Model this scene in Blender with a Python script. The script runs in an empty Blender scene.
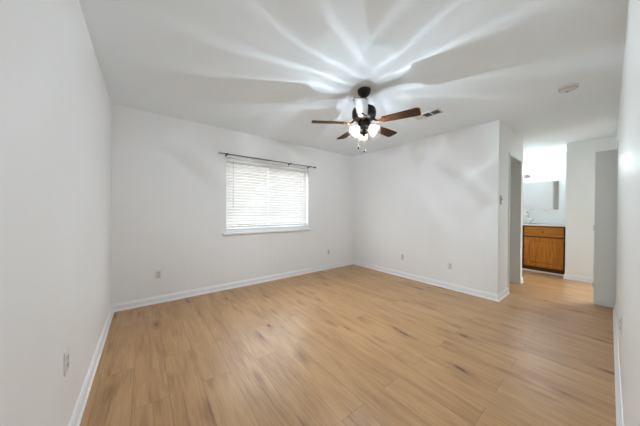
import bpy, bmesh, math, random
from mathutils import Vector, Matrix
random.seed(7)
PI = math.pi
SC = bpy.context.scene
COL = SC.collection

# ------------------------------------------------------------------ camera
f_px, yaw, pitch, roll, cam_h = 225.05, 0.6603, -0.0073, 0.0052, 1.198
F = Vector((math.sin(yaw)*math.cos(pitch), math.cos(yaw)*math.cos(pitch), math.sin(pitch)))
R = Vector((math.cos(yaw), -math.sin(yaw), 0))
U = R.cross(F)
R2 = R*math.cos(roll) + U*math.sin(roll)
U2 = -R*math.sin(roll) + U*math.cos(roll)
cam = bpy.data.cameras.new('camera')
cam.sensor_width = 36.0
cam.lens = f_px/640*36.0
cam.clip_start = 0.01
cam_o = bpy.data.objects.new('camera', cam)
COL.objects.link(cam_o)
M4 = Matrix((R2, U2, -F)).transposed().to_4x4()
M4.translation = Vector((0, 0, cam_h))
cam_o.matrix_world = M4
SC.camera = cam_o

# ------------------------------------------------------------------ light and exposure
SKY = 9.6            # overcast daylight outside the window
FAN_E = 470000.0       # filaments of the three fan lamps
VAN_E = 320.0        # globes of the vanity light
EXPO = 0.0
w = bpy.data.worlds.new('daylight')
SC.world = w
w.use_nodes = True
w.node_tree.nodes['Background'].inputs[0].default_value = (0.94, 0.975, 1.0, 1)
w.node_tree.nodes['Background'].inputs[1].default_value = SKY
vs = SC.view_settings
vs.view_transform = 'Standard'
vs.look = 'None'
vs.gamma = 1.0
vs.use_curve_mapping = False
vs.exposure = EXPO
try:
    SC.cycles.max_bounces = 16
    SC.cycles.diffuse_bounces = 10
    SC.cycles.transparent_max_bounces = 24
    SC.cycles.sample_clamp_indirect = 6.0
    SC.cycles.use_denoising = True
except Exception:
    pass
# ceiling lamp of the lit closet behind the folding door
cl = bpy.data.lights.new('closet_lamp', 'AREA')
cl.shape = 'DISK'; cl.size = 0.6; cl.energy = 50.0; cl.color = (0.86, 0.94, 1.0)
clo = bpy.data.objects.new('closet_lamp', cl)
COL.objects.link(clo)
clo.location = (5.80, -0.66, 2.42)
# portal: samples the daylight through the window opening
pl = bpy.data.lights.new('window_portal', 'AREA')
pl.shape = 'RECTANGLE'; pl.size = 1.56; pl.size_y = 1.2
pl.cycles.is_portal = True
po = bpy.data.objects.new('window_portal', pl)
COL.objects.link(po)
po.location = (1.735, 3.76, 1.43)
po.rotation_euler = (-PI/2, 0, 0)

# ------------------------------------------------------------------ materials
def mat(name):
    m = bpy.data.materials.new(name)
    m.use_nodes = True
    nt = m.node_tree
    return m, nt, nt.nodes['Principled BSDF']

def noise_bump(nt, b, scale, strength, dist=0.002, stretch=None, detail=2):
    tc = nt.nodes.new('ShaderNodeTexCoord')
    mp = nt.nodes.new('ShaderNodeMapping')
    if stretch: mp.inputs['Scale'].default_value = stretch
    nt.links.new(tc.outputs['Object'], mp.inputs[0])
    n = nt.nodes.new('ShaderNodeTexNoise')
    n.inputs['Scale'].default_value = scale
    n.inputs['Detail'].default_value = detail
    nt.links.new(mp.outputs[0], n.inputs[0])
    bp = nt.nodes.new('ShaderNodeBump')
    bp.inputs['Strength'].default_value = strength
    bp.inputs['Distance'].default_value = dist
    nt.links.new(n.outputs[0], bp.inputs['Height'])
    nt.links.new(bp.outputs[0], b.inputs['Normal'])
    return n

def simple(name, col, rough=0.5, metal=0.0, spec=0.5, bump=None, var=0.04):
    m, nt, b = mat(name)
    b.inputs['Roughness'].default_value = rough
    b.inputs['Metallic'].default_value = metal
    b.inputs['Specular IOR Level'].default_value = spec
    tc = nt.nodes.new('ShaderNodeTexCoord')
    n = nt.nodes.new('ShaderNodeTexNoise')
    n.inputs['Scale'].default_value = 6
    nt.links.new(tc.outputs['Object'], n.inputs[0])
    mx = nt.nodes.new('ShaderNodeMix'); mx.data_type = 'RGBA'
    mx.inputs[6].default_value = tuple(c*(1-var) for c in col)+(1,)
    mx.inputs[7].default_value = tuple(min(1, c*(1+var)) for c in col)+(1,)
    nt.links.new(n.outputs[0], mx.inputs[0])
    nt.links.new(mx.outputs[2], b.inputs['Base Color'])
    if bump:
        noise_bump(nt, b, *bump)
    return m

def paint(name, col, rough, spec=0.4):
    # rolled wall paint with an orange-peel skin
    m = simple(name, col, rough, 0, spec, None, 0.012)
    nt = m.node_tree; b = nt.nodes['Principled BSDF']
    tc = nt.nodes.new('ShaderNodeTexCoord')
    n1 = nt.nodes.new('ShaderNodeTexNoise'); n1.inputs['Scale'].default_value = 120; n1.inputs['Detail'].default_value = 3
    nt.links.new(tc.outputs['Object'], n1.inputs[0])
    mp = nt.nodes.new('ShaderNodeMapping'); mp.inputs['Scale'].default_value = (9, 9, 0.5)
    nt.links.new(tc.outputs['Object'], mp.inputs[0])
    n2 = nt.nodes.new('ShaderNodeTexNoise'); n2.inputs['Scale'].default_value = 1.0; n2.inputs['Detail'].default_value = 3
    nt.links.new(mp.outputs[0], n2.inputs[0])
    b1 = nt.nodes.new('ShaderNodeBump'); b1.inputs['Strength'].default_value = 0.25; b1.inputs['Distance'].default_value = 0.0015
    b2 = nt.nodes.new('ShaderNodeBump'); b2.inputs['Strength'].default_value = 0.7; b2.inputs['Distance'].default_value = 0.004
    nt.links.new(n1.outputs[0], b1.inputs['Height'])
    nt.links.new(n2.outputs[0], b2.inputs['Height'])
    nt.links.new(b1.outputs[0], b2.inputs['Normal'])
    nt.links.new(b2.outputs[0], b.inputs['Normal'])
    return m

M = {}
M['wall'] = paint('wall_paint', (0.86, 0.855, 0.85), 0.42, 0.35)
M['hallpaint'] = paint('hall_wall_paint', (0.855, 0.868, 0.858), 0.40, 0.35)
M['ceil'] = simple('ceiling_paint', (0.865, 0.925, 0.965), 0.75, 0, 0.2, (90, 0.25, 0.002), 0.01)
M['trim'] = simple('trim_paint', (0.865, 0.872, 0.878), 0.35, 0, 0.45, None, 0.01)
M['door'] = simple('door_paint', (0.70, 0.71, 0.685), 0.4, 0, 0.4, None, 0.015)
M['jamb'] = simple('jamb_paint', (0.74, 0.755, 0.74), 0.4, 0, 0.4, None, 0.015)
M['plate'] = simple('outlet_plastic', (0.76, 0.755, 0.74), 0.4, 0, 0.4, None, 0.01)
M['socket'] = simple('socket_plastic', (0.60, 0.59, 0.57), 0.4, 0, 0.4, None, 0.01)
M['slot'] = simple('slot_dark', (0.05, 0.05, 0.05), 0.6)
M['bronze'] = simple('oil_rubbed_bronze', (0.007, 0.005, 0.004), 0.40, 0.1, 0.3, (60, 0.05), 0.25)
M['brass'] = simple('antique_brass', (0.09, 0.035, 0.014), 0.4, 0.7, 0.5, None, 0.2)
M['chrome'] = simple('brushed_nickel', (0.62, 0.62, 0.62), 0.25, 1.0, 0.5, None, 0.03)
M['rod'] = simple('dark_steel', (0.13, 0.135, 0.14), 0.35, 0.8, 0.5, None, 0.1)
M['ceramic'] = simple('white_ceramic', (0.85, 0.85, 0.85), 0.12, 0, 0.5, None, 0.005)
M['counter'] = simple('white_cultured_marble', (0.85, 0.85, 0.84), 0.2, 0, 0.5, None, 0.02)
M['rail'] = simple('blind_vinyl', (0.84, 0.84, 0.84), 0.4, 0, 0.4, None, 0.005)
M['vinyl'] = simple('window_vinyl', (0.80, 0.80, 0.80), 0.4, 0, 0.4, None, 0.01)
M['vent'] = simple('vent_enamel', (0.74, 0.74, 0.74), 0.4, 0, 0.4, None, 0.01)
M['louver_shaded'] = simple('vent_louver_shaded', (0.30, 0.31, 0.33), 0.5, 0, 0.3, None, 0.05)  # vent enamel darkened: shade of the two slanted sections put into the colour
M['duct'] = simple('duct_dark', (0.03, 0.03, 0.032), 0.8)
M['smoke'] = simple('smoke_alarm_plastic', (0.66, 0.66, 0.62), 0.5, 0, 0.35, None, 0.02)
M['smokedark'] = simple('smoke_alarm_grille', (0.32, 0.32, 0.30), 0.6, 0, 0.3, None, 0.02)
M['chain'] = simple('pull_chain_metal', (0.25, 0.2, 0.15), 0.35, 0.9)
M['hinge'] = simple('cabinet_hinge', (0.02, 0.016, 0.012), 0.4, 0.6)
M['soil'] = simple('yard_ground', (0.25, 0.24, 0.17), 0.9, 0, 0.1, (8, 0.5, 0.02), 0.3)
M['leaf'] = simple('shrub_leaf', (0.05, 0.085, 0.035), 0.6, 0, 0.3, None, 0.3)

def wood(name, dark, mid, light, axis, rough=0.35, scale=1.0):
    m, nt, b = mat(name)
    tc = nt.nodes.new('ShaderNodeTexCoord')
    mp = nt.nodes.new('ShaderNodeMapping')
    s = [16*scale]*3; s[axis] = 1.2*scale
    mp.inputs['Scale'].default_value = s
    nt.links.new(tc.outputs['Object'], mp.inputs[0])
    n = nt.nodes.new('ShaderNodeTexNoise'); n.inputs['Scale'].default_value = 2.2; n.inputs['Detail'].default_value = 6
    n.inputs['Roughness'].default_value = 0.6; n.inputs['Distortion'].default_value = 0.6
    nt.links.new(mp.outputs[0], n.inputs[0])
    r = nt.nodes.new('ShaderNodeValToRGB')
    r.color_ramp.elements[0].position = 0.3; r.color_ramp.elements[0].color = dark+(1,)
    r.color_ramp.elements[1].position = 0.72; r.color_ramp.elements[1].color = light+(1,)
    e = r.color_ramp.elements.new(0.5); e.color = mid+(1,)
    nt.links.new(n.outputs[0], r.inputs[0])
    nt.links.new(r.outputs[0], b.inputs['Base Color'])
    b.inputs['Roughness'].default_value = rough
    b.inputs['Specular IOR Level'].default_value = 0.3
    bp = nt.nodes.new('ShaderNodeBump'); bp.inputs['Strength'].default_value = 0.08; bp.inputs['Distance'].default_value = 0.001
    nt.links.new(n.outputs[0], bp.inputs['Height']); nt.links.new(bp.outputs[0], b.inputs['Normal'])
    return m
M['blade'] = wood('fan_blade_wood', (0.018, 0.006, 0.001), (0.042, 0.015, 0.002), (0.085, 0.031, 0.004), 0, 0.6, 1.5)
M['blade'].node_tree.nodes['Principled BSDF'].inputs['Specular IOR Level'].default_value = 0.15
M['oak'] = wood('honey_oak', (0.33, 0.11, 0.010), (0.45, 0.165, 0.018), (0.55, 0.22, 0.03), 1, 0.35)
M['oakv'] = wood('honey_oak_panel', (0.33, 0.11, 0.010), (0.45, 0.165, 0.018), (0.55, 0.22, 0.03), 2, 0.35)
M['toe'] = wood('dark_oak_base', (0.06, 0.022, 0.006), (0.10, 0.04, 0.01), (0.13, 0.055, 0.015), 1, 0.5)

def floor_material():
    m, nt, b = mat('oak_laminate')
    N = nt.nodes; L = nt.links
    def math_(op, a=None, bb=None, clamp=False):
        n = N.new('ShaderNodeMath'); n.operation = op; n.use_clamp = clamp
        for i, v in enumerate((a, bb)):
            if v is None: continue
            if isinstance(v, (int, float)): n.inputs[i].default_value = v
            else: L.new(v, n.inputs[i])
        return n.outputs[0]
    tc = N.new('ShaderNodeTexCoord')
    sx = N.new('ShaderNodeSeparateXYZ'); L.new(tc.outputs['Object'], sx.inputs[0])
    cb = N.new('ShaderNodeCombineXYZ')          # planks run along Y
    L.new(math_('ADD', sx.outputs[1], 0.35), cb.inputs[0]); L.new(math_('ADD', sx.outputs[0], 0.065), cb.inputs[1])
    br = N.new('ShaderNodeTexBrick')
    br.offset = 0.37; br.offset_frequency = 2; br.squash = 1
    br.inputs['Scale'].default_value = 1.0
    br.inputs['Brick Width'].default_value = 1.28
    br.inputs['Row Height'].default_value = 0.19
    br.inputs['Mortar Size'].default_value = 0.0012
    br.inputs['Mortar Smooth'].default_value = 0.2
    br.inputs['Color1'].default_value = (0, 0, 0, 1); br.inputs['Color2'].default_value = (1, 1, 1, 1)
    br.inputs['Mortar'].default_value = (0.5, 0.5, 0.5, 1)
    L.new(cb.outputs[0], br.inputs[0])
    rnd = N.new('ShaderNodeSeparateColor'); L.new(br.outputs['Color'], rnd.inputs[0])
    rv = rnd.outputs[0]
    # grain coordinates: shifted for each plank
    gx = math_('ADD', sx.outputs[0], math_('MULTIPLY', rv, 13.7))
    gy = math_('ADD', sx.outputs[1], math_('MULTIPLY', rv, 31.3))
    def noise(sx_, sy_, detail, rough, dist=0.0):
        c = N.new('ShaderNodeCombineXYZ')
        L.new(math_('MULTIPLY', gx, sx_), c.inputs[0]); L.new(math_('MULTIPLY', gy, sy_), c.inputs[1])
        n = N.new('ShaderNodeTexNoise'); n.inputs['Scale'].default_value = 1.0
        n.inputs['Detail'].default_value = detail; n.inputs['Roughness'].default_value = rough
        n.inputs['Distortion'].default_value = dist
        L.new(c.outputs[0], n.inputs[0])
        return n.outputs[0]
    broad = noise(11, 0.9, 3, 0.6, 1.2)
    fine = noise(95, 3.2, 5, 0.7, 0.5)
    pore = noise(210, 7.0, 2, 0.6)
    blotch = noise(4.0, 2.2, 2, 0.5)
    # knots: a dark eye in a stretched halo, in some of the cells
    wob = noise(9, 5, 2, 0.5)
    kc = N.new('ShaderNodeCombineXYZ')
    L.new(math_('ADD', math_('MULTIPLY', gx, 7.0), math_('MULTIPLY', wob, 0.35)), kc.inputs[0])
    L.new(math_('ADD', math_('MULTIPLY', gy, 2.3), math_('MULTIPLY', wob, 0.25)), kc.inputs[1])
    vo = N.new('ShaderNodeTexVoronoi'); vo.inputs['Scale'].default_value = 1.0; vo.inputs['Randomness'].default_value = 1.0
    L.new(kc.outputs[0], vo.inputs[0])
    vcol = N.new('ShaderNodeSeparateColor'); L.new(vo.outputs['Color'], vcol.inputs[0])
    pick = math_('GREATER_THAN', vcol.outputs[0], 0.40)
    def spot(r0, r1):
        kn = N.new('ShaderNodeMapRange'); kn.interpolation_type = 'SMOOTHSTEP'
        kn.inputs['From Min'].default_value = r0; kn.inputs['From Max'].default_value = r1
        kn.inputs['To Min'].default_value = 1; kn.inputs['To Max'].default_value = 0
        L.new(vo.outputs['Distance'], kn.inputs[0]); return kn.outputs[0]
    knot = math_('MULTIPLY', math_('ADD', math_('MULTIPLY', spot(0.03, 0.13), 0.30), math_('MULTIPLY', spot(0.05, 0.42), 0.13)), pick)
    v = math_('ADD', math_('MULTIPLY', broad, 0.34), math_('MULTIPLY', fine, 0.36))
    v = math_('ADD', v, math_('MULTIPLY', pore, 0.14))
    v = math_('ADD', v, math_('MULTIPLY', blotch, 0.16))
    v = math_('ADD', v, math_('MULTIPLY', math_('SUBTRACT', rv, 0.5), 0.035))
    v = math_('SUBTRACT', v, knot)
    ramp = N.new('ShaderNodeValToRGB')
    el = ramp.color_ramp.elements
    el[0].position = 0.20; el[0].color = (0.11, 0.043, 0.016, 1)
    el[1].position = 0.66; el[1].color = (0.57, 0.345, 0.170, 1)
    e = el.new(0.37); e.color = (0.295, 0.147, 0.060, 1)
    e = el.new(0.49); e.color = (0.44, 0.245, 0.107, 1)
    L.new(v, ramp.inputs[0])
    mx = N.new('ShaderNodeMix'); mx.data_type = 'RGBA'
    L.new(math_('MULTIPLY', br.outputs['Fac'], 0.75), mx.inputs[0])
    L.new(ramp.outputs[0], mx.inputs[6]); mx.inputs[7].default_value = (0.10, 0.055, 0.028, 1)
    L.new(mx.outputs[2], b.inputs['Base Color'])
    b.inputs['Roughness'].default_value = 0.36
    b.inputs['Specular IOR Level'].default_value = 0.6
    bp = N.new('ShaderNodeBump'); bp.inputs['Strength'].default_value = 0.12; bp.inputs['Distance'].default_value = 0.001
    L.new(fine, bp.inputs['Height'])
    bp2 = N.new('ShaderNodeBump'); bp2.inputs['Strength'].default_value = 0.4; bp2.inputs['Distance'].default_value = 0.001; bp2.invert = True
    L.new(br.outputs['Fac'], bp2.inputs['Height']); L.new(bp.outputs[0], bp2.inputs['Normal'])
    L.new(bp2.outputs[0], b.inputs['Normal'])
    return m
M['floor'] = floor_material()

def shader_only(name):
    m = bpy.data.materials.new(name); m.use_nodes = True
    nt = m.node_tree
    for n in list(nt.nodes):
        if n.type != 'OUTPUT_MATERIAL': nt.nodes.remove(n)
    return m, nt, [n for n in nt.nodes if n.type == 'OUTPUT_MATERIAL'][0]

def emitter(name, col, strength):
    m, nt, out = shader_only(name)
    e = nt.nodes.new('ShaderNodeEmission')
    e.inputs[0].default_value = col+(1,); e.inputs[1].default_value = strength
    nt.links.new(e.outputs[0], out.inputs[0])
    return m
M['filament'] = emitter('lamp_filament', (0.745, 0.88, 1.0), FAN_E)
M['globe_glow'] = emitter('vanity_bulb_glow', (0.82, 0.92, 1.0), VAN_E)

def shade_glass():
    # fluted glass, frosted neck; tint bands added to dim and streak the ceiling light
    m, nt, out = shader_only('fluted_shade_glass')
    N = nt.nodes; L = nt.links
    def rng(src, a, b, c, d):
        n = N.new('ShaderNodeMapRange'); n.interpolation_type = 'SMOOTHSTEP'
        for k, v in zip(('From Min', 'From Max', 'To Min', 'To Max'), (a, b, c, d)): n.inputs[k].default_value = v
        L.new(src, n.inputs[0]); return n.outputs[0]
    tc = N.new('ShaderNodeTexCoord'); sp = N.new('ShaderNodeSeparateXYZ'); L.new(tc.outputs['Object'], sp.inputs[0])
    def mth(op, a, b=None):
        n = N.new('ShaderNodeMath'); n.operation = op
        for i, v in enumerate((a, b)):
            if v is None: continue
            if isinstance(v, (int, float)): n.inputs[i].default_value = v
            else: L.new(v, n.inputs[i])
        return n.outputs[0]
    clear = rng(sp.outputs[2], 0.035, 0.105, 0.11, 1.0)
    ang = mth('ARCTAN2', sp.outputs[1], sp.outputs[0])          # angle round the shade, for the streak bands
    nz = N.new('ShaderNodeTexNoise'); nz.inputs['Scale'].default_value = 40; L.new(tc.outputs['Object'], nz.inputs[0])
    ph = mth('ADD', mth('MULTIPLY', ang, 19.0), mth('MULTIPLY', nz.outputs[0], 7.0))
    streak = rng(mth('COSINE', ph), 0.55, 1.0, 0.48, 1.0)
    mu = N.new('ShaderNodeMath'); mu.operation = 'MULTIPLY'; L.new(clear, mu.inputs[0]); L.new(streak, mu.inputs[1])
    tr = N.new('ShaderNodeBsdfTransparent'); L.new(mu.outputs[0], tr.inputs[0])
    tl = N.new('ShaderNodeBsdfTranslucent'); tl.inputs[0].default_value = (0.40, 0.28, 0.20, 1)
    df = N.new('ShaderNodeBsdfDiffuse'); df.inputs[0].default_value = (0.40, 0.28, 0.20, 1)
    gl = N.new('ShaderNodeBsdfGlossy'); gl.inputs['Roughness'].default_value = 0.12
    m1 = N.new('ShaderNodeMixShader'); m1.inputs[0].default_value = 0.4
    L.new(tl.outputs[0], m1.inputs[1]); L.new(df.outputs[0], m1.inputs[2])
    m2 = N.new('ShaderNodeMixShader'); L.new(rng(sp.outputs[2], 0.03, 0.11, 0.06, 0.02), m2.inputs[0])
    L.new(tr.outputs[0], m2.inputs[1]); L.new(m1.outputs[0], m2.inputs[2])
    m3 = N.new('ShaderNodeMixShader'); m3.inputs[0].default_value = 0.05
    L.new(m2.outputs[0], m3.inputs[1]); L.new(gl.outputs[0], m3.inputs[2])
    L.new(m3.outputs[0], out.inputs[0])
    return m
M['shade'] = shade_glass()

def thin_glass(name, gloss=0.06, tint=(0.97, 0.98, 0.98)):
    m, nt, out = shader_only(name)
    N = nt.nodes; L = nt.links
    tr = N.new('ShaderNodeBsdfTransparent'); tr.inputs[0].default_value = tint+(1,)
    gl = N.new('ShaderNodeBsdfGlossy'); gl.inputs['Roughness'].default_value = 0.03
    mx = N.new('ShaderNodeMixShader'); mx.inputs[0].default_value = gloss
    L.new(tr.outputs[0], mx.inputs[1]); L.new(gl.outputs[0], mx.inputs[2]); L.new(mx.outputs[0], out.inputs[0])
    return m
M['glass'] = thin_glass('window_glass')
M['bulbglass'] = thin_glass('bulb_glass', 0.05, (1, 0.99, 0.97))

def slat_mat():
    m, nt, out = shader_only('blind_slat_vinyl')
    N = nt.nodes; L = nt.links
    tc = N.new('ShaderNodeTexCoord'); n = N.new('ShaderNodeTexNoise'); n.inputs['Scale'].default_value = 3
    L.new(tc.outputs['Object'], n.inputs[0])
    rp = N.new('ShaderNodeValToRGB')
    rp.color_ramp.elements[0].color = (0.86, 0.86, 0.86, 1); rp.color_ramp.elements[1].color = (0.9, 0.9, 0.9, 1)
    L.new(n.outputs[0], rp.inputs[0])
    d = N.new('ShaderNodeBsdfDiffuse'); L.new(rp.outputs[0], d.inputs[0])
    t = N.new('ShaderNodeBsdfTranslucent'); L.new(rp.outputs[0], t.inputs[0])
    mx = N.new('ShaderNodeMixShader'); mx.inputs[0].default_value = 0.32
    L.new(d.outputs[0], mx.inputs[1]); L.new(t.outputs[0], mx.inputs[2]); L.new(mx.outputs[0], out.inputs[0])
    return m
M['slat'] = slat_mat()

def mirror_mat():
    m, nt, b = mat('mirror_silver')
    b.inputs['Metallic'].default_value = 1.0
    b.inputs['Roughness'].default_value = 0.01
    b.inputs['Base Color'].default_value = (0.88, 0.89, 0.89, 1)
    return m
M['mirror'] = mirror_mat()

# ------------------------------------------------------------------ mesh helpers
def box(bm, x0, x1, y0, y1, z0, z1, bev=0.0, seg=2):
    mt = Matrix.Translation(((x0+x1)/2, (y0+y1)/2, (z0+z1)/2)) @ Matrix.Diagonal((abs(x1-x0), abs(y1-y0), abs(z1-z0), 1))
    r = bmesh.ops.create_cube(bm, size=1.0, matrix=mt)
    if bev > 0:
        es = set()
        for v in r['verts']: es.update(v.link_edges)
        bmesh.ops.bevel(bm, geom=list(es), offset=bev, segments=seg, affect='EDGES', profile=0.7, clamp_overlap=True)

def tube(bm, pts, rad, seg=12, cap=True):
    pts = [Vector(p) for p in pts]
    rads = rad if isinstance(rad, (list, tuple)) else [rad]*len(pts)
    rings = []
    n = None
    for i, p in enumerate(pts):
        a = pts[max(i-1, 0)]; c = pts[min(i+1, len(pts)-1)]
        t = (c-a).normalized()
        if n is None:
            n = t.orthogonal().normalized()
        else:
            n = (n - t*n.dot(t)).normalized()
        bn = t.cross(n)
        rings.append([bm.verts.new(p + (n*math.cos(2*PI*k/seg)+bn*math.sin(2*PI*k/seg))*rads[i]) for k in range(seg)])
    for i in range(len(rings)-1):
        for k in range(seg):
            bm.faces.new((rings[i][k], rings[i][(k+1) % seg], rings[i+1][(k+1) % seg], rings[i+1][k]))
    if cap:
        bm.faces.new(list(reversed(rings[0]))); bm.faces.new(rings[-1])

def lathe(bm, prof, seg=32, mtx=None, ripple=None):
    # prof: (radius, z) from top or bottom; ripple(i, k) scales a radius
    mtx = mtx or Matrix.Identity(4)
    rings = []
    for i, (r, z) in enumerate(prof):
        if r < 1e-5:
            rings.append([bm.verts.new(mtx @ Vector((0, 0, z)))]); continue
        ring = []
        for k in range(seg):
            a = 2*PI*k/seg
            rr = r*(ripple(i, k) if ripple else 1)
            ring.append(bm.verts.new(mtx @ Vector((rr*math.cos(a), rr*math.sin(a), z))))
        rings.append(ring)
    for i in range(len(rings)-1):
        A, B = rings[i], rings[i+1]
        for k in range(seg):
            k2 = (k+1) % seg
            if len(A) == 1 and len(B) == 1: continue
            if len(A) == 1: bm.faces.new((A[0], B[k], B[k2]))
            elif len(B) == 1: bm.faces.new((A[k], B[0], A[k2]))
            else: bm.faces.new((A[k], B[k], B[k2], A[k2]))

def prism(bm, poly, z0, z1):
    a = [bm.verts.new((x, y, z0)) for x, y in poly]
    b = [bm.verts.new((x, y, z1)) for x, y in poly]
    n = len(poly)
    bm.faces.new(list(reversed(a))); bm.faces.new(b)
    for i in range(n):
        bm.faces.new((a[i], a[(i+1) % n], b[(i+1) % n], b[i]))

def obj(name, bm, m, parent=None, smooth=False, loc=None):
    bmesh.ops.recalc_face_normals(bm, faces=bm.faces[:])
    me = bpy.data.meshes.new(name)
    bm.to_mesh(me); bm.free()
    me.materials.append(m)
    if smooth:
        for p in me.polygons: p.use_smooth = True
        try: me.set_sharp_from_angle(angle=math.radians(40))
        except Exception: pass
    o = bpy.data.objects.new(name, me)
    COL.objects.link(o)
    if parent: o.parent = parent
    if loc: o.location = loc
    return o

def thing(name, label, cat, loc=(0, 0, 0), rotz=0, group=None):
    o = bpy.data.objects.new(name, None)
    o.empty_display_size = 0.1
    COL.objects.link(o)
    o.location = loc; o.rotation_euler = (0, 0, rotz)
    o['label'] = label; o['category'] = cat
    if group: o['group'] = group
    return o

def struct(name, bm, m, parent=None):
    o = obj(name, bm, m, parent)
    if not parent: o['kind'] = 'structure'
    return o

def dup(root, loc, rotz, label, group=None):
    r = root.copy(); COL.objects.link(r)
    r.location = loc; r.rotation_euler = (0, 0, rotz); r['label'] = label
    if group: r['group'] = group
    for ch in list(root.children):
        c = ch.copy(); COL.objects.link(c); c.parent = r
        for g in list(ch.children):
            d = g.copy(); COL.objects.link(d); d.parent = c
    return r

B = bmesh.new
# ------------------------------------------------------------------ room shell
H = 2.44
XL, YB, XR, YC, YF, XE = -0.311, 3.583, 3.744, 0.918, -0.055, 6.014
YA, XV = 0.49, 6.75           # side of the vanity alcove, wall behind the vanity
WT = 0.13
YS, XS = 1.75, 5.12           # left side of the alcove, end of the hall wall
DX0, DX1, DZ = 4.26, 4.95, 2.05   # doorway in the hall wall
WX0, WX1, WZ0, WZ1 = 0.975, 2.495, 0.862, 2.015  # window opening
OX0, OX1, OZ = 4.57, 5.86, 2.06   # opening with the folding door

bm = B(); box(bm, XL-WT, XV+WT, -2.2, YB+0.14, -0.1, 0); struct('floor', bm, M['floor'])
bm = B(); box(bm, XL-WT, XV+WT, -2.2, YB+0.14, H, H+0.1); struct('ceiling', bm, M['ceil'])
bm = B(); box(bm, XL-WT, XL, YF-WT, YB+0.14, 0, H); struct('wall_left', bm, M['wall'])
bm = B()
box(bm, XL, WX0, YB, YB+0.14, 0, H); box(bm, WX1, XR+WT, YB, YB+0.14, 0, H)
box(bm, WX0, WX1, YB, YB+0.14, 0, WZ0); box(bm, WX0, WX1, YB, YB+0.14, WZ1, H)
struct('wall_back', bm, M['wall'])
bm = B(); box(bm, XR, XR+WT, YC+WT, YB, 0, H); struct('wall_right', bm, M['wall'])
bm = B()
box(bm, XR, DX0, YC, YC+WT, 0, H); box(bm, DX1, XS, YC, YC+WT, 0, H); box(bm, DX0, DX1, YC, YC+WT, DZ, H)
struct('wall_hall', bm, M['hallpaint'])
bm = B()
box(bm, XL, OX0, YF-WT, YF, 0, H)
struct('wall_front', bm, M['hallpaint'])
bm = B(); box(bm, OX1, XE, YF-WT, YF, 0, H); struct('wall_front_end', bm, M['hallpaint'])
bm = B(); box(bm, OX0, OX1, YF-WT, YF, OZ, H); struct('wall_front_lintel', bm, M['hallpaint'])
bm = B(); box(bm, XE, XE+WT, -2.2, YA-0.11, 0, H); struct('wall_end', bm, M['hallpaint'])
bm = B(); box(bm, XE, XV, YA-0.11, YA, 0, H); struct('wall_alcove', bm, M['hallpaint'])
bm = B(); box(bm, XV, XV+WT, YA-0.11, YS+WT, 0, H); struct('wall_vanity', bm, M['hallpaint'])
bm = B(); box(bm, XR+WT, XV, YS, YS+WT, 0, H); box(bm, XS-0.11, XS, YC+WT, YS, 0, H); struct('wall_closet', bm, M['hallpaint'])
bm = B(); box(bm, OX0-0.3, XE, -2.2, -2.1, 0, H); box(bm, OX0-0.4, OX0-0.3, -2.2, YF-WT, 0, H); struct('wall_cupboard', bm, M['hallpaint'])

# baseboards: moulded board with a shoe strip, run along a wall face
def baseboard(name, runs):
    prof = [(0, 0), (0.022, 0), (0.022, 0.008), (0.0165, 0.018), (0.0135, 0.022), (0.0135, 0.068), (0.0085, 0.078), (0.0055, 0.089), (0, 0.091)]
    bm = B()
    for (p, q, nrm, m0, m1) in runs:    # m0, m1: +1 outside mitre, -1 inside mitre, 0 square
        p, q, nrm = Vector(p), Vector(q), Vector(nrm)
        d = (q-p).normalized()
        ra = [bm.verts.new((p.x+nrm.x*u-d.x*u*m0, p.y+nrm.y*u-d.y*u*m0, z)) for u, z in prof]
        rb = [bm.verts.new((q.x+nrm.x*u+d.x*u*m1, q.y+nrm.y*u+d.y*u*m1, z)) for u, z in prof]
        n = len(prof)
        for i in range(n):
            bm.faces.new((ra[i], rb[i], rb[(i+1) % n], ra[(i+1) % n]))
        bm.faces.new(ra); bm.faces.new(list(reversed(rb)))
    struct(name, bm, M['trim'])
baseboard('baseboard_left', [((XL, YF), (XL, YB), (1, 0), -1, -1)])
baseboard('baseboard_back', [((XL, YB), (XR, YB), (0, -1), -1, -1)])
baseboard('baseboard_right', [((XR, YB), (XR, YC), (-1, 0), -1, 1)])
baseboard('baseboard_hall', [((XR, YC), (DX0-0.01, YC), (0, -1), 1, 0), ((DX1+0.03, YC), (XS, YC), (0, -1), 0, 1), ((XS, YC), (XS, YS), (1, 0), 1, 0)])
baseboard('baseboard_front', [((XL, YF), (OX0-0.02, YF), (0, 1), -1, 0)])
baseboard('baseboard_end', [((XE, YF), (XE, YA), (-1, 0), -1, 1), ((XE, YA), (6.19, YA), (0, 1), 1, 0)])

# doorway lining in the hall wall and the lining of the folding-door opening
bm = B()
box(bm, DX0-0.03, DX0+0.012, YC-0.010, YC+WT+0.01, 0, DZ, 0.002)
box(bm, DX1-0.012, DX1+0.03, YC-0.010, YC+WT+0.01, 0, DZ, 0.002)
box(bm, DX0-0.03, DX1+0.03, YC-0.010, YC+WT+0.01, DZ-0.012, DZ+0.03, 0.002)
struct('trim_1', bm, M['jamb'])
bm = B()
box(bm, OX0-0.02, OX0+0.012, YF-WT-0.005, YF+0.006, 0, OZ, 0.002)
box(bm, OX1-0.012, OX1+0.02, YF-WT-0.005, YF+0.006, 0, OZ, 0.002)
box(bm, OX0-0.02, OX1+0.02, YF-WT-0.005, YF+0.006, OZ-0.012, OZ+0.02, 0.002)
struct('trim_2', bm, M['jamb'])

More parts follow.
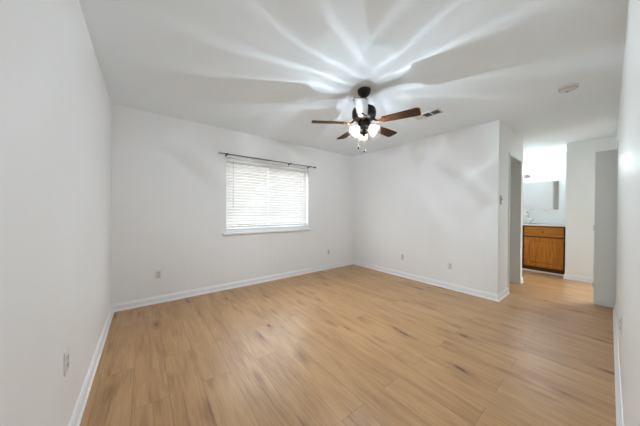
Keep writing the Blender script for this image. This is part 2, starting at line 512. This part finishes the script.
# ------------------------------------------------------------------ window
wy = YB+0.10
bm = B()
fw = 0.045
box(bm, WX0, WX1, wy, wy+0.04, WZ0+0.03, WZ0+0.03+fw, 0.003); box(bm, WX0, WX1, wy, wy+0.04, WZ1-fw, WZ1, 0.003)
box(bm, WX0, WX0+fw, wy, wy+0.04, WZ0+0.03+fw, WZ1-fw, 0.003); box(bm, WX1-fw, WX1, wy, wy+0.04, WZ0+0.03+fw, WZ1-fw, 0.003)
xm = (WX0+WX1)/2-0.02
box(bm, xm-0.015, xm+0.015, wy-0.002, wy+0.038, WZ0+0.03+fw, WZ1-fw, 0.003)
win = struct('window_1', bm, M['vinyl'])
for x0, x1, y in ((WX0+fw, xm-0.015, wy+0.014), (xm+0.015, WX1-fw, wy+0.026)):
    bm = B(); box(bm, x0, x1, y, y+0.004, WZ0+0.03+fw, WZ1-fw); obj('pane', bm, M['glass'], win)
# stool and apron under the window
bm = B()
box(bm, WX0-0.045, WX1+0.045, YB-0.045, YB, WZ0-0.028, WZ0, 0.006)
box(bm, WX0, WX1, YB, wy+0.03, WZ0-0.005, WZ0+0.022, 0.003); box(bm, WX0, WX1, YB+0.022, wy+0.03, WZ0+0.022, WZ0+0.062, 0.003)
struct('trim_3', bm, M['trim'])

# ------------------------------------------------------------------ blind
bx0, bx1 = WX0+0.008, WX1-0.009
by = YB+0.058
bl = thing('window_blind', 'white horizontal slat blind hanging in the window, lowered and glowing with daylight', 'blind', (bx0, by, WZ1))
def L3(x, y, z): return (x-bx0, y-by, z-WZ1)
bm = B(); box(bm, 0, bx1-bx0, -0.028, 0.028, -0.052, -0.002, 0.004); obj('headrail', bm, M['rail'], bl)
bm = B()
zt, zb, pitch_s = -0.066, -1.046, 0.0450
n_s = 22
tilt = math.radians(51)
for i in range(n_s):
    z = zt - i*pitch_s
    prof = []
    for k in range(7):
        s = (k/6-0.5)*0.050
        crown = 0.0035*(1-(2*s/0.05)**2)
        # room-side edge lower
        prof.append((s*math.cos(tilt)-crown*math.sin(tilt), s*math.sin(tilt)+crown*math.cos(tilt)))
    a = [bm.verts.new((0.004, y, z+dz)) for y, dz in prof] + [bm.verts.new((0.004, y, z+dz-0.0025)) for y, dz in reversed(prof)]
    b = [bm.verts.new((bx1-bx0-0.004, v.co.y, v.co.z)) for v in a]
    n = len(a)
    for k in range(n): bm.faces.new((a[k], b[k], b[(k+1) % n], a[(k+1) % n]))
    bm.faces.new(a); bm.faces.new(list(reversed(b)))
obj('slat_panel', bm, M['slat'], bl)
bm = B(); box(bm, 0.002, bx1-bx0-0.002, -0.026, 0.026, zb-0.034, zb-0.002, 0.005); obj('bottom_rail', bm, M['rail'], bl)
for xx in (0.16, (bx1-bx0)*0.5, bx1-bx0-0.16):
    bm = B()
    for yy in (-0.0255, 0.0255):
        tube(bm, [(xx, yy, -0.05), (xx, yy, zb-0.004)], 0.0012, 6)
    obj('ladder_cord', bm, M['rail'], bl)
bm = B()
tube(bm, [(0.10, -0.036, -0.045), (0.10, -0.040, -0.075)], 0.003, 8)
tube(bm, [(0.10, -0.040, -0.075), (0.098, -0.042, -0.78)], [0.0038, 0.0038], 8)
obj('tilt_wand', bm, M['rod'] if False else simple('wand_plastic', (0.30, 0.31, 0.31), 0.3), bl, True)

# ------------------------------------------------------------------ curtain rod
ry, rz = YB-0.08, 2.047
cr = thing('curtain_rod', 'thin dark metal curtain rod mounted above the window', 'curtain rod', (1.72, YB, rz))
bm = B(); tube(bm, [(-0.84, -0.08, 0.0), (-0.05, -0.08, 0)], 0.0085, 14); tube(bm, [(-0.06, -0.08, 0), (0.85, -0.08, 0)], 0.0065, 14)
obj('rod', bm, M['rod'], cr, True)
for s, x in ((-1, -0.84), (1, 0.85)):
    bm = B()
    mt = Matrix.Translation((x, -0.08, 0)) @ Matrix.Rotation(s*PI/2, 4, 'Y')
    lathe(bm, [(0.0, -0.004), (0.011, -0.003), (0.011, 0.006), (0.006, 0.010), (0.014, 0.017), (0.017, 0.026), (0.014, 0.036), (0.006, 0.043), (0.0, 0.045)], 16, mt)
    obj('finial', bm, M['chrome'] if s < 0 else M['rod'], cr, True)
for x in (-0.75, 0.335, 0.755):
    bm = B()
    box(bm, x-0.010, x+0.010, -0.003, 0, -0.022, 0.014, 0.001)
    tube(bm, [(x, -0.002, -0.004), (x, -0.045, -0.006), (x, -0.072, -0.006), (x, -0.08, -0.004)], 0.0045, 8)
    tube(bm, [(x-0.008, -0.08, 0), (x+0.008, -0.08, 0)], 0.0125, 12)
    obj('bracket', bm, M['bronze'], cr, True)

# ------------------------------------------------------------------ ceiling fan
FX, FY = 1.767, 1.551
fan = thing('ceiling_fan', 'dark bronze five-blade ceiling fan with brown wooden blades and three lit glass lamps', 'ceiling fan', (FX, FY, H))
bm = B(); lathe(bm, [(0, 0), (0.066, 0), (0.068, -0.006), (0.066, -0.02), (0.056, -0.045), (0.038, -0.066), (0.022, -0.075), (0, -0.075)], 36)
obj('canopy', bm, M['bronze'], fan, True)
bm = B(); tube(bm, [(0, 0, -0.07), (0, 0, -0.18)], 0.013, 16); lathe(bm, [(0, -0.145), (0.022, -0.145), (0.028, -0.152), (0.028, -0.165), (0.034, -0.175), (0, -0.175)], 24)
obj('downrod', bm, M['bronze'], fan, True)
bm = B()
lathe(bm, [(0, -0.168), (0.040, -0.168), (0.052, -0.175), (0.092, -0.184), (0.112, -0.198), (0.120, -0.218), (0.118, -0.228), (0.121, -0.232), (0.121, -0.256),
           (0.118, -0.260), (0.119, -0.270), (0.110, -0.290), (0.090, -0.305), (0.065, -0.315), (0, -0.315)], 48)
for k in range(24):   # vent ribs round the motor
    a = 2*PI*k/24
    tube(bm, [(0.100*math.cos(a), 0.100*math.sin(a), -0.192), (0.1195*math.cos(a), 0.1195*math.sin(a), -0.222)], 0.003, 6)
obj('motor_housing', bm, M['bronze'], fan, True)
bm = B()
lathe(bm, [(0, -0.31), (0.050, -0.31), (0.058, -0.318), (0.060, -0.335), (0.064, -0.345), (0.064, -0.372), (0.056, -0.388), (0.046, -0.396), (0.046, -0.41),
           (0.052, -0.418), (0.048, -0.436), (0.030, -0.452), (0.012, -0.458), (0.008, -0.47), (0, -0.472)], 36)
obj('switch_housing', bm, M['bronze'], fan, True)
# blades
ZB = -0.340
def blade_bm():
    bm = B()
    out = []
    x0, x1, w0, w1 = 0.185, 0.535, 0.046, 0.062
    n = 14
    up = []
    for i in range(n+1):
        t = i/n
        up.append((x0+(x1-0.03-x0)*t, w0+(w1-w0)*t))
    tip = [(x1-0.03+0.03*math.sin(a), (w1-0.03)+0.03*math.cos(a)) for a in [PI/2*k/6 for k in range(1, 7)]]
    top = [(x0, w0*0.35), (x0+0.004, w0*0.75)] + [(x+0.01 if i == 0 else x, y) for i, (x, y) in enumerate(up)] + tip
    poly = top + [(x, -y) for x, y in reversed(top)]
    prism(bm, poly, -0.003, 0.003)
    bmesh.ops.triangulate(bm, faces=[f for f in bm.faces if len(f.verts) > 4])
    rot = Matrix.Rotation(math.radians(-11), 4, 'X')
    bmesh.ops.transform(bm, matrix=Matrix.Translation((0, 0, ZB)) @ rot, verts=bm.verts[:])
    return bm
def iron_bm():
    bm = B()
    tube(bm, [(0.075, 0, -0.300), (0.105, 0, -0.318), (0.135, 0, ZB-0.004), (0.165, 0, ZB-0.008)], [0.013, 0.012, 0.011, 0.012], 10)
    # three-pronged plate under the blade root
    b2 = B()
    poly = [(0.155, 0.012), (0.175, 0.022), (0.195, 0.040), (0.215, 0.043), (0.222, 0.034), (0.212, 0.022), (0.225, 0.013), (0.245, 0.010), (0.255, 0.0)]
    poly = poly + [(x, -y) for x, y in reversed(poly[:-1])]
    prism(b2, poly, -0.008, -0.003)
    bmesh.ops.triangulate(b2, faces=[f for f in b2.faces if len(f.verts) > 4])
    for sx, sy in ((0.208, 0.033), (0.208, -0.033), (0.24, 0)):
        lathe(b2, [(0, -0.011), (0.004, -0.0105), (0.006, -0.008), (0.006, -0.003)], 10, Matrix.Translation((sx, sy, 0)))
    rot = Matrix.Translation((0, 0, ZB)) @ Matrix.Rotation(math.radians(-11), 4, 'X')
    bmesh.ops.transform(b2, matrix=rot, verts=b2.verts[:])
    me = bpy.data.meshes.new('tmp'); b2.to_mesh(me); b2.free(); bm.from_mesh(me); bpy.data.meshes.remove(me)
    return bm
ph = 2.5445
b0 = obj('blade', blade_bm(), M['blade'], fan)
i0 = obj('blade_bracket', iron_bm(), M['brass'], b0, True)
b0.rotation_euler = (0, 0, ph)
for k in range(1, 5):
    c = b0.copy(); COL.objects.link(c); c.parent = fan; c.rotation_euler = (0, 0, ph+k*2*PI/5)
    d = i0.copy(); COL.objects.link(d); d.parent = c
# lamps
view_az = math.atan2(FY, FX)
tiltl = math.radians(46)
for k in range(3):
    az = view_az + math.radians(5) + k*2*PI/3
    ca, sa = math.cos(az), math.sin(az)
    neck = Vector((0.056*ca, 0.056*sa, -0.380))
    axis = Vector((math.sin(tiltl)*ca, math.sin(tiltl)*sa, -math.cos(tiltl)))
    q = axis.to_track_quat('Z', 'Y').to_matrix().to_4x4()
    mt = Matrix.Translation(neck) @ q
    bm = B()
    tube(bm, [(0.030*ca, 0.030*sa, -0.352), (0.046*ca, 0.046*sa, -0.362), neck+axis*0.0], 0.009, 10)
    lathe(bm, [(0.010, -0.012), (0.021, -0.008), (0.024, 0.0), (0.024, 0.022), (0.021, 0.026), (0.0, 0.026)], 24, mt)
    obj('lamp_holder', bm, M['bronze'], fan, True)
    bm = B()
    prof = [(0.023, 0.012), (0.026, 0.022), (0.036, 0.034), (0.044, 0.050), (0.048, 0.068), (0.050, 0.085), (0.054, 0.100), (0.061, 0.112)]
    amp = [0, 0.01, 0.03, 0.04, 0.045, 0.045, 0.045, 0.05]
    lathe(bm, prof, 150, None, lambda i, kk: 1 + amp[i]*math.cos(2*PI*kk/150*15))
    sh = obj('lamp_shade', bm, M['shade'], fan, True)
    sh.matrix_local = mt
    bm = B()
    lathe(bm, [(0.0, 0.100), (0.010, 0.098), (0.018, 0.088), (0.0215, 0.074), (0.020, 0.060), (0.013, 0.042), (0.011, 0.027)], 24)
    bu = obj('light_bulb', bm, M['bulbglass'], sh, True)
    bm = B()
    bmesh.ops.create_icosphere(bm, subdivisions=2, radius=0.0015, matrix=Matrix.Translation((0, 0, 0.070)))
    obj('filament', bm, M['filament'], sh, True)
# pull chains
for (cx, cy, zz) in ((-0.045, 0.030, -0.595), (0.012, -0.002, -0.625)):
    bm = B()
    z = -0.44
    tube(bm, [(cx, cy, -0.39), (cx, cy, zz+0.02)], 0.0009, 6)
    while z > zz+0.02:
        bmesh.ops.create_icosphere(bm, subdivisions=1, radius=0.0017, matrix=Matrix.Translation((cx, cy, z))); z -= 0.006
    ch = obj('pull_chain', bm, M['chain'], fan, True)
    bm = B()
    lathe(bm, [(0, 0.022), (0.003, 0.021), (0.004, 0.014), (0.0095, 0.006), (0.0105, 0), (0.008, -0.007), (0, -0.009)], 16, Matrix.Translation((cx, cy, zz)))
    obj('pull_knob', bm, M['bronze'], ch, True)

# ------------------------------------------------------------------ smoke alarm and vent
sm = thing('smoke_alarm', 'round off-white smoke alarm on the ceiling near the hall', 'smoke alarm', (3.295, 0.262, H))
bm = B(); lathe(bm, [(0, 0), (0.072, 0), (0.072, -0.008), (0.068, -0.012), (0, -0.012)], 40); obj('base', bm, M['smoke'], sm, True)
bm = B(); lathe(bm, [(0, -0.012), (0.064, -0.012), (0.064, -0.022), (0.060, -0.032), (0.045, -0.039), (0, -0.041)], 40); hb = obj('housing', bm, M['smoke'], sm, True)
bm = B()
for k in range(28):
    a = 2*PI*k/28
    mt = Matrix.Rotation(a, 4, 'Z')
    b2 = [mt @ Vector(v) for v in ((0.0632, -0.003, -0.020), (0.0652, -0.003, -0.020), (0.0652, 0.003, -0.020), (0.0632, 0.003, -0.020), (0.0612, -0.003, -0.031), (0.0625, -0.003, -0.031), (0.0625, 0.003, -0.031), (0.0612, 0.003, -0.031))]
    vv = [bm.verts.new(v) for v in b2]
    for f in ((0, 1, 2, 3), (4, 7, 6, 5), (0, 4, 5, 1), (1, 5, 6, 2), (2, 6, 7, 3), (3, 7, 4, 0)): bm.faces.new([vv[i] for i in f])
obj('grille_slot', bm, M['smokedark'], hb)
bm = B(); lathe(bm, [(0, -0.0435), (0.011, -0.043), (0.013, -0.039), (0.013, -0.038)], 18, Matrix.Translation((0.012, 0.008, 0))); obj('test_button', bm, M['smokedark'], hb, True)

vx, vy = 2.845, 1.435
ve = thing('ceiling_vent', 'white three-section air register in the ceiling beside the fan', 'vent', (vx, vy, H))
hw, hl = 0.060, 0.145
bm = B()
box(bm, -hw-0.02, hw+0.02, -hl-0.02, -hl, -0.008, 0, 0.002); box(bm, -hw-0.02, hw+0.02, hl, hl+0.02, -0.008, 0, 0.002)
box(bm, -hw-0.02, -hw, -hl, hl, -0.008, 0, 0.002); box(bm, hw, hw+0.02, -hl, hl, -0.008, 0, 0.002)
for yy in (-hl/3, hl/3): box(bm, -hw, hw, yy-0.006, yy+0.006, -0.008, 0, 0.001)
obj('frame', bm, M['vent'], ve)
bm = B(); box(bm, -hw, hw, -hl, hl, -0.0012, -0.0002); obj('duct_opening', bm, M['duct'], ve)
for s in range(3):
    y0 = -hl + s*2*hl/3 + 0.008; y1 = -hl + (s+1)*2*hl/3 - 0.008
    bm = B()
    nl = 7
    for i in range(nl):
        if s < 2:
            yc = y0 + (y1-y0)*(i+0.5)/nl
            sgn = 1
            v = [(-hw, yc-0.004, -0.007), (hw, yc-0.004, -0.007), (hw, yc+0.0045, -0.0015), (-hw, yc+0.0045, -0.0015)]
            th = (0, 0.0007, 0.0008)
        else:
            yc = y0 + (y1-y0)*(i+0.5)/nl
            v = [(-hw, yc+0.006, -0.007), (hw, yc+0.006, -0.007), (hw, yc-0.0062, -0.0015), (-hw, yc-0.0062, -0.0015)]
            th = (0, 0.0006, 0.0008)
        a = [bm.verts.new(p) for p in v]; b = [bm.verts.new((p[0]+th[0], p[1]-th[1], p[2]+th[2])) for p in v]
        bm.faces.new(a); bm.faces.new(list(reversed(b)))
        for k in range(4): bm.faces.new((a[k], a[(k+1) % 4], b[(k+1) % 4], b[k]))
    obj('louver_section', bm, M['louver_shaded'] if s < 2 else M['vent'], ve)

# ------------------------------------------------------------------ outlets (local: plate faces -Y)
def rect_ring(bm, wv, hv, d, bev): box(bm, -wv/2, wv/2, -d, 0, -hv/2, hv/2, bev)
out0 = thing('wall_outlet', 'white double electrical outlet low on the window wall, left of the window', 'outlet', (0.136, YB, 0.368), 0, 'electrical outlets low on the walls')
bm = B(); box(bm, -0.035, 0.035, -0.006, 0, -0.057, 0.057, 0.0025); obj('cover_plate', bm, M['plate'], out0)
for s in (1, -1):
    bm = B(); box(bm, -0.017, 0.017, -0.0085, -0.004, s*0.0195-0.0145, s*0.0195+0.0145, 0.003); rc = obj('receptacle', bm, M['socket'], out0)
    bm = B()
    for x in (-0.007, 0.005): box(bm, x, x+0.002, -0.0092, -0.0083, s*0.0195-0.002, s*0.0195+0.008)
    lathe(bm, [(0, 0.0092), (0.0025, 0.0092), (0.0025, 0.008)], 10, Matrix.Translation((0, 0, s*0.0195-0.008)) @ Matrix.Rotation(PI/2, 4, 'X'))
    obj('slot', bm, M['slot'], rc)
bm = B(); lathe(bm, [(0, 0.0078), (0.002, 0.0075), (0.003, 0.006)], 10, Matrix.Rotation(PI/2, 4, 'X')); obj('screw', bm, M['socket'], out0)
G = 'electrical outlets low on the walls'
dup(out0, (XR, 1.514, 0.359), -PI/2, 'white double outlet low on the wall right of the window, nearer the hall corner', G)
dup(out0, (XL, 1.642, 0.450), PI/2, 'white double outlet low on the long wall at far left', G)
dup(out0, (2.459, YF, 0.466), PI, 'white double outlet on the close wall at far right, above the baseboard', G)
def jack(loc, rotz, label):
    t = thing('cable_wall_plate', label, 'wall plate', loc, rotz, 'narrow cable jack plates')
    bm = B(); box(bm, -0.022, 0.022, -0.006, 0, -0.05, 0.05, 0.0025); obj('cover_plate', bm, M['socket'], t)
    bm = B(); tube(bm, [(0, -0.005, 0), (0, -0.016, 0)], 0.005, 12); obj('cable_jack', bm, M['chrome'], t, True)
    return t
j0 = jack((3.012, YB, 0.354), 0, 'small narrow jack plate low on the window wall, right of the window')
dup(j0, (XR, 2.336, 0.365), -PI/2, 'small narrow jack plate low on the right-hand wall, nearer the room corner')

# light switch on the hall side wall
M['switchplate'] = simple('switch_plate_grey', (0.40, 0.40, 0.39), 0.4, 0, 0.4, None, 0.01)
sw = thing('light_switch', 'grey toggle light switch at the hall corner beside the doorway', 'light switch', (3.835, YC, 1.366))
bm = B(); box(bm, -0.035, 0.035, -0.007, 0, -0.062, 0.062, 0.0025); obj('cover_plate', bm, M['switchplate'], sw)
bm = B(); box(bm, -0.007, 0.007, -0.026, -0.005, -0.004, 0.010, 0.002)
bmesh.ops.rotate(bm, cent=(0, -0.006, 0), matrix=Matrix.Rotation(math.radians(-18), 3, 'X'), verts=bm.verts[:]); obj('toggle', bm, M['switchplate'], sw)
for z in (0.042, -0.042):
    bm = B(); lathe(bm, [(0, 0.0088), (0.002, 0.0085), (0.003, 0.007)], 10, Matrix.Translation((0, 0, z)) @ Matrix.Rotation(PI/2, 4, 'X')); obj('screw', bm, M['switchplate'], sw)

# ------------------------------------------------------------------ folding door on the right
fd = thing('folding_door', 'tall grey folding closet door standing open at right, sticking out from the close wall', 'door', (4.645, -0.10, 0.0))
for i, (xa, rot) in enumerate(((-0.045, 0.0), (-0.009, 0.0))):
    bm = B(); box(bm, xa, xa+0.034, -0.06, 0.222, 0.014, 1.985, 0.002)
    p = obj('door_leaf', bm, M['door'], fd)
bm = B()
for z in (0.25, 1.0, 1.75):
    tube(bm, [(-0.010, 0.224, z-0.035), (-0.010, 0.224, z+0.035)], 0.005, 8)
obj('hinge', bm, M['chrome'], fd, True)
bm = B(); tube(bm, [(-0.006, -0.01, 0.0), (-0.006, -0.01, 0.018)], 0.006, 8); tube(bm, [(-0.006, -0.01, 1.984), (-0.006, -0.01, 2.048)], 0.006, 8)
obj('pivot_pin', bm, M['chrome'], fd, True)

# ------------------------------------------------------------------ vanity
vy0, vy1, vx0 = YA+0.004, 1.70, 6.20
va = thing('bathroom_vanity', 'honey oak vanity cabinet with a drawer above a panelled door, under the white counter', 'cabinet', (vx0, vy0, 0))
W = vy1-vy0; D = XV-0.004-vx0
ztop = 0.932
bm = B(); box(bm, 0.02, D, 0, W, 0.10, ztop, 0.001); obj('body', bm, M['toe'], va)
bm = B()
for y0, y1 in ((0, 0.030), (0.588, 0.618), (W-0.03, W)): box(bm, 0.0, 0.02, y0, y1, 0.10, ztop, 0.001)
for z0, z1 in ((0.10, 0.125), (0.700, 0.722), (ztop-0.022, ztop)):
    for y0, y1 in ((0.030, 0.588), (0.618, W-0.03)): box(bm, 0.0, 0.02, y0, y1, z0, z1, 0.001)
obj('face_frame', bm, M['toe'], va)
bm = B(); box(bm, 0.03, D, 0.0, W, 0.012, 0.10); obj('toe_kick', bm, M['toe'], va)
bm = B(); box(bm, 0.012, 0.03, 0.0, W, 0.0, 0.032, 0.004); obj('shoe_strip', bm, M['trim'], va)
for y0, y1 in ((0.034, 0.584), (0.622, W-0.034)):
    bm = B(); box(bm, -0.018, -0.0005, y0, y1, 0.724, ztop-0.026, 0.006, 3); dr = obj('drawer', bm, M['oak'], va)
    bm = B(); yc = (y0+y1)/2
    lathe(bm, [(0, 0.030), (0.012, 0.028), (0.014, 0.022), (0.007, 0.014), (0.006, 0.0)], 16, Matrix.Translation((-0.018, yc, 0.815)) @ Matrix.Rotation(-PI/2, 4, 'Y'))
    obj('knob', bm, M['brass'], dr, True)
    bm = B()
    z0, z1 = 0.115, 0.698; s = 0.062
    box(bm, -0.018, -0.0005, y0, y0+s, z0, z1, 0.004); box(bm, -0.018, -0.0005, y1-s, y1, z0, z1, 0.004)
    box(bm, -0.018, -0.0005, y0+s, y1-s, z0, z0+s, 0.004); box(bm, -0.018, -0.0005, y0+s, y1-s, z1-s, z1, 0.004)
    do = obj('door', bm, M['oakv'], va)
    bm = B()
    box(bm, -0.006, -0.002, y0+s, y1-s, z0+s, z1-s)
    a = [bm.verts.new((-0.006, y, z)) for y, z in ((y0+s+0.010, z0+s+0.010), (y1-s-0.010, z0+s+0.010), (y1-s-0.010, z1-s-0.010), (y0+s+0.010, z1-s-0.010))]
    b = [bm.verts.new((-0.020, y, z)) for y, z in ((y0+s+0.035, z0+s+0.035), (y1-s-0.035, z0+s+0.035), (y1-s-0.035, z1-s-0.035), (y0+s+0.035, z1-s-0.035))]
    for k in range(4): bm.faces.new((a[k], a[(k+1) % 4], b[(k+1) % 4], b[k]))
    bm.faces.new(b)
    obj('panel', bm, M['oakv'], do)
    for z in (z0+0.08, z1-0.12):
        bm = B(); box(bm, -0.012, -0.0005, y0-0.022, y0+0.0, z, z+0.055, 0.002); obj('hinge', bm, M['hinge'], do)

ct = thing('vanity_countertop', 'white vanity countertop with a low backsplash on the oak cabinet', 'countertop', (vx0, vy0, ztop))
bm = B(); box(bm, -0.028, D, 0, W+0.02, 0.0005, 0.034, 0.005); obj('slab', bm, M['counter'], ct)
bm = B(); box(bm, D-0.02, D, 0, W+0.02, 0.0345, 0.135, 0.003); obj('backsplash', bm, M['counter'], ct)

zc = ztop+0.0345
sx_, sy_ = vx0+0.235, 1.155
bm = B()
def sq(i, k, seg=64): # rounded rectangle outline
    a = 2*PI*k/seg; return 1/((abs(math.cos(a))**4+abs(math.sin(a))**4)**0.25)
lathe(bm, [(0, 0.0), (0.105, 0.0), (0.118, 0.006), (0.155, 0.060), (0.178, 0.098), (0.180, 0.104), (0.174, 0.106), (0.166, 0.100), (0.140, 0.055), (0.105, 0.018), (0.02, 0.012), (0, 0.012)], 64, None, sq)
sk = obj('vessel_sink', bm, M['ceramic'], None, True, (sx_, sy_, zc))
sk['label'] = 'white square vessel sink with flared sides on the vanity countertop'; sk['category'] = 'sink'
bm = B(); lathe(bm, [(0, 0.016), (0.018, 0.0155), (0.020, 0.0125)], 20); obj('drain', bm, M['chrome'], sk, True)

fa = thing('sink_faucet', 'tall brushed metal faucet behind the white vessel sink', 'faucet', (vx0+0.445, 1.105, zc))
bm = B(); lathe(bm, [(0, 0), (0.028, 0), (0.028, 0.006), (0.020, 0.010), (0.018, 0.24), (0.020, 0.25), (0.018, 0.262), (0, 0.264)], 24); obj('body', bm, M['chrome'], fa, True)
bm = B(); tube(bm, [(0, 0, 0.205), (-0.06, 0, 0.21), (-0.12, 0, 0.20), (-0.135, 0, 0.185)], [0.013, 0.012, 0.011, 0.011], 12); obj('spout', bm, M['chrome'], fa, True)
bm = B(); tube(bm, [(0, 0, 0.262), (0, -0.02, 0.285), (0, -0.075, 0.300)], [0.010, 0.007, 0.006], 10); obj('handle', bm, M['chrome'], fa, True)

mi = thing('wall_mirror', 'wide frameless mirror on the wall above the vanity', 'mirror', (XV, 1.14, 1.56))
bm = B(); box(bm, -0.006, -0.0005, -0.495, 0.495, -0.298, 0.298, 0.0008); obj('mirror_glass', bm, M['mirror'], mi)
for y in (-0.3, 0.3):
    for z in (-0.301, 0.301):
        bm = B(); box(bm, -0.010, -0.0003, y-0.012, y+0.012, z-0.006, z+0.006, 0.001); obj('mirror_clip', bm, M['chrome'], mi)

M['lampmetal'] = simple('vanity_light_metal', (0.22, 0.22, 0.22), 0.35, 0.9)
vl = thing('vanity_light', 'lit metal vanity light with upturned glass shades above the mirror', 'wall lamp', (XV, 1.14, 2.03))
bm = B(); box(bm, -0.018, -0.0005, -0.055, 0.055, -0.055, 0.055, 0.006); obj('back_plate', bm, M['lampmetal'], vl)
bm = B(); tube(bm, [(-0.075, -0.25, 0.0), (-0.08, -0.12, 0.010), (-0.08, 0, 0.0), (-0.08, 0.12, 0.010), (-0.075, 0.25, 0)], 0.008, 10); tube(bm, [(-0.01, 0, 0), (-0.08, 0, 0)], 0.010, 10); obj('bar', bm, M['lampmetal'], vl, True)
for y in (-0.22, 0.0, 0.22):
    bm = B(); lathe(bm, [(0, -0.02), (0.014, -0.018), (0.018, 0.0), (0.022, 0.02), (0.020, 0.026), (0, 0.026)], 18, Matrix.Translation((-0.085, y, 0))); ho = obj('lamp_holder', bm, M['lampmetal'], vl, True)
    bm = B(); lathe(bm, [(0.023, 0.015), (0.034, 0.035), (0.045, 0.065), (0.052, 0.10), (0.058, 0.125)], 32, Matrix.Translation((-0.085, y, 0))); sh = obj('lamp_shade', bm, M['bulbglass'], vl, True)
    bm = B(); bmesh.ops.create_icosphere(bm, subdivisions=2, radius=0.027, matrix=Matrix.Translation((-0.085, y, 0.062))); obj('light_bulb', bm, M['globe_glow'], sh, True)

# ------------------------------------------------------------------ outside the window
bm = B(); box(bm, -12, 16, YB+0.15, 24, -0.35, -0.25); struct('ground', bm, M['soil'])
def brick():
    m, nt, b = mat('brown_brick')
    tc = nt.nodes.new('ShaderNodeTexCoord'); sp = nt.nodes.new('ShaderNodeSeparateXYZ'); cb = nt.nodes.new('ShaderNodeCombineXYZ')
    nt.links.new(tc.outputs['Object'], sp.inputs[0]); nt.links.new(sp.outputs[0], cb.inputs[0]); nt.links.new(sp.outputs[2], cb.inputs[1])
    br = nt.nodes.new('ShaderNodeTexBrick'); br.inputs['Scale'].default_value = 1.0
    br.inputs['Brick Width'].default_value = 0.21; br.inputs['Row Height'].default_value = 0.075; br.inputs['Mortar Size'].default_value = 0.006
    br.inputs['Color1'].default_value = (0.10, 0.075, 0.06, 1); br.inputs['Color2'].default_value = (0.15, 0.11, 0.09, 1); br.inputs['Mortar'].default_value = (0.22, 0.21, 0.20, 1)
    nt.links.new(cb.outputs[0], br.inputs[0]); nt.links.new(br.outputs[0], b.inputs['Base Color'])
    b.inputs['Roughness'].default_value = 0.85
    return m
bm = B(); box(bm, -4, 10, YB+5.0, YB+5.25, -0.25, 3.6); struct('wall_neighbour', bm, brick())
sh_ = thing('shrub', 'leafy shrub outside the window, faintly seen through the lower left of the blind', 'shrub', (1.40, YB+0.62, -0.25))
bm = B()
rs = random.Random(3)
stems = []
for k in range(9):
    a = rs.uniform(0, 2*PI); r = rs.uniform(0.05, 0.32); zt_ = rs.uniform(1.2, 1.62)
    p = [(0, 0, 0), (r*0.4*math.cos(a), r*0.3*math.sin(a), zt_*0.5), (r*math.cos(a), r*0.6*math.sin(a), zt_)]
    stems.append(p); tube(bm, p, [0.012, 0.008, 0.003], 6)
obj('stem', bm, M['bronze'], sh_)
bm = B()
for p in stems:
    for k in range(26):
        t = rs.uniform(0.35, 1.0)
        base = Vector(p[1]).lerp(Vector(p[2]), (t-0.5)*2) if t > 0.5 else Vector(p[0]).lerp(Vector(p[1]), t*2)
        d = Vector((rs.uniform(-1, 1), rs.uniform(-1, 1), rs.uniform(-0.3, 0.8))).normalized()
        n = d.orthogonal().normalized(); l = rs.uniform(0.05, 0.09); wd = l*0.28
        v = [base, base+d*l*0.5+n*wd, base+d*l, base+d*l*0.5-n*wd]
        up = d.cross(n)*0.002
        A = [bm.verts.new(q+up) for q in v]; Bv = [bm.verts.new(q-up) for q in v]
        bm.faces.new(A); bm.faces.new(list(reversed(Bv)))
        for i in range(4): bm.faces.new((A[i], Bv[i], Bv[(i+1) % 4], A[(i+1) % 4]))
obj('foliage', bm, M['leaf'], sh_)
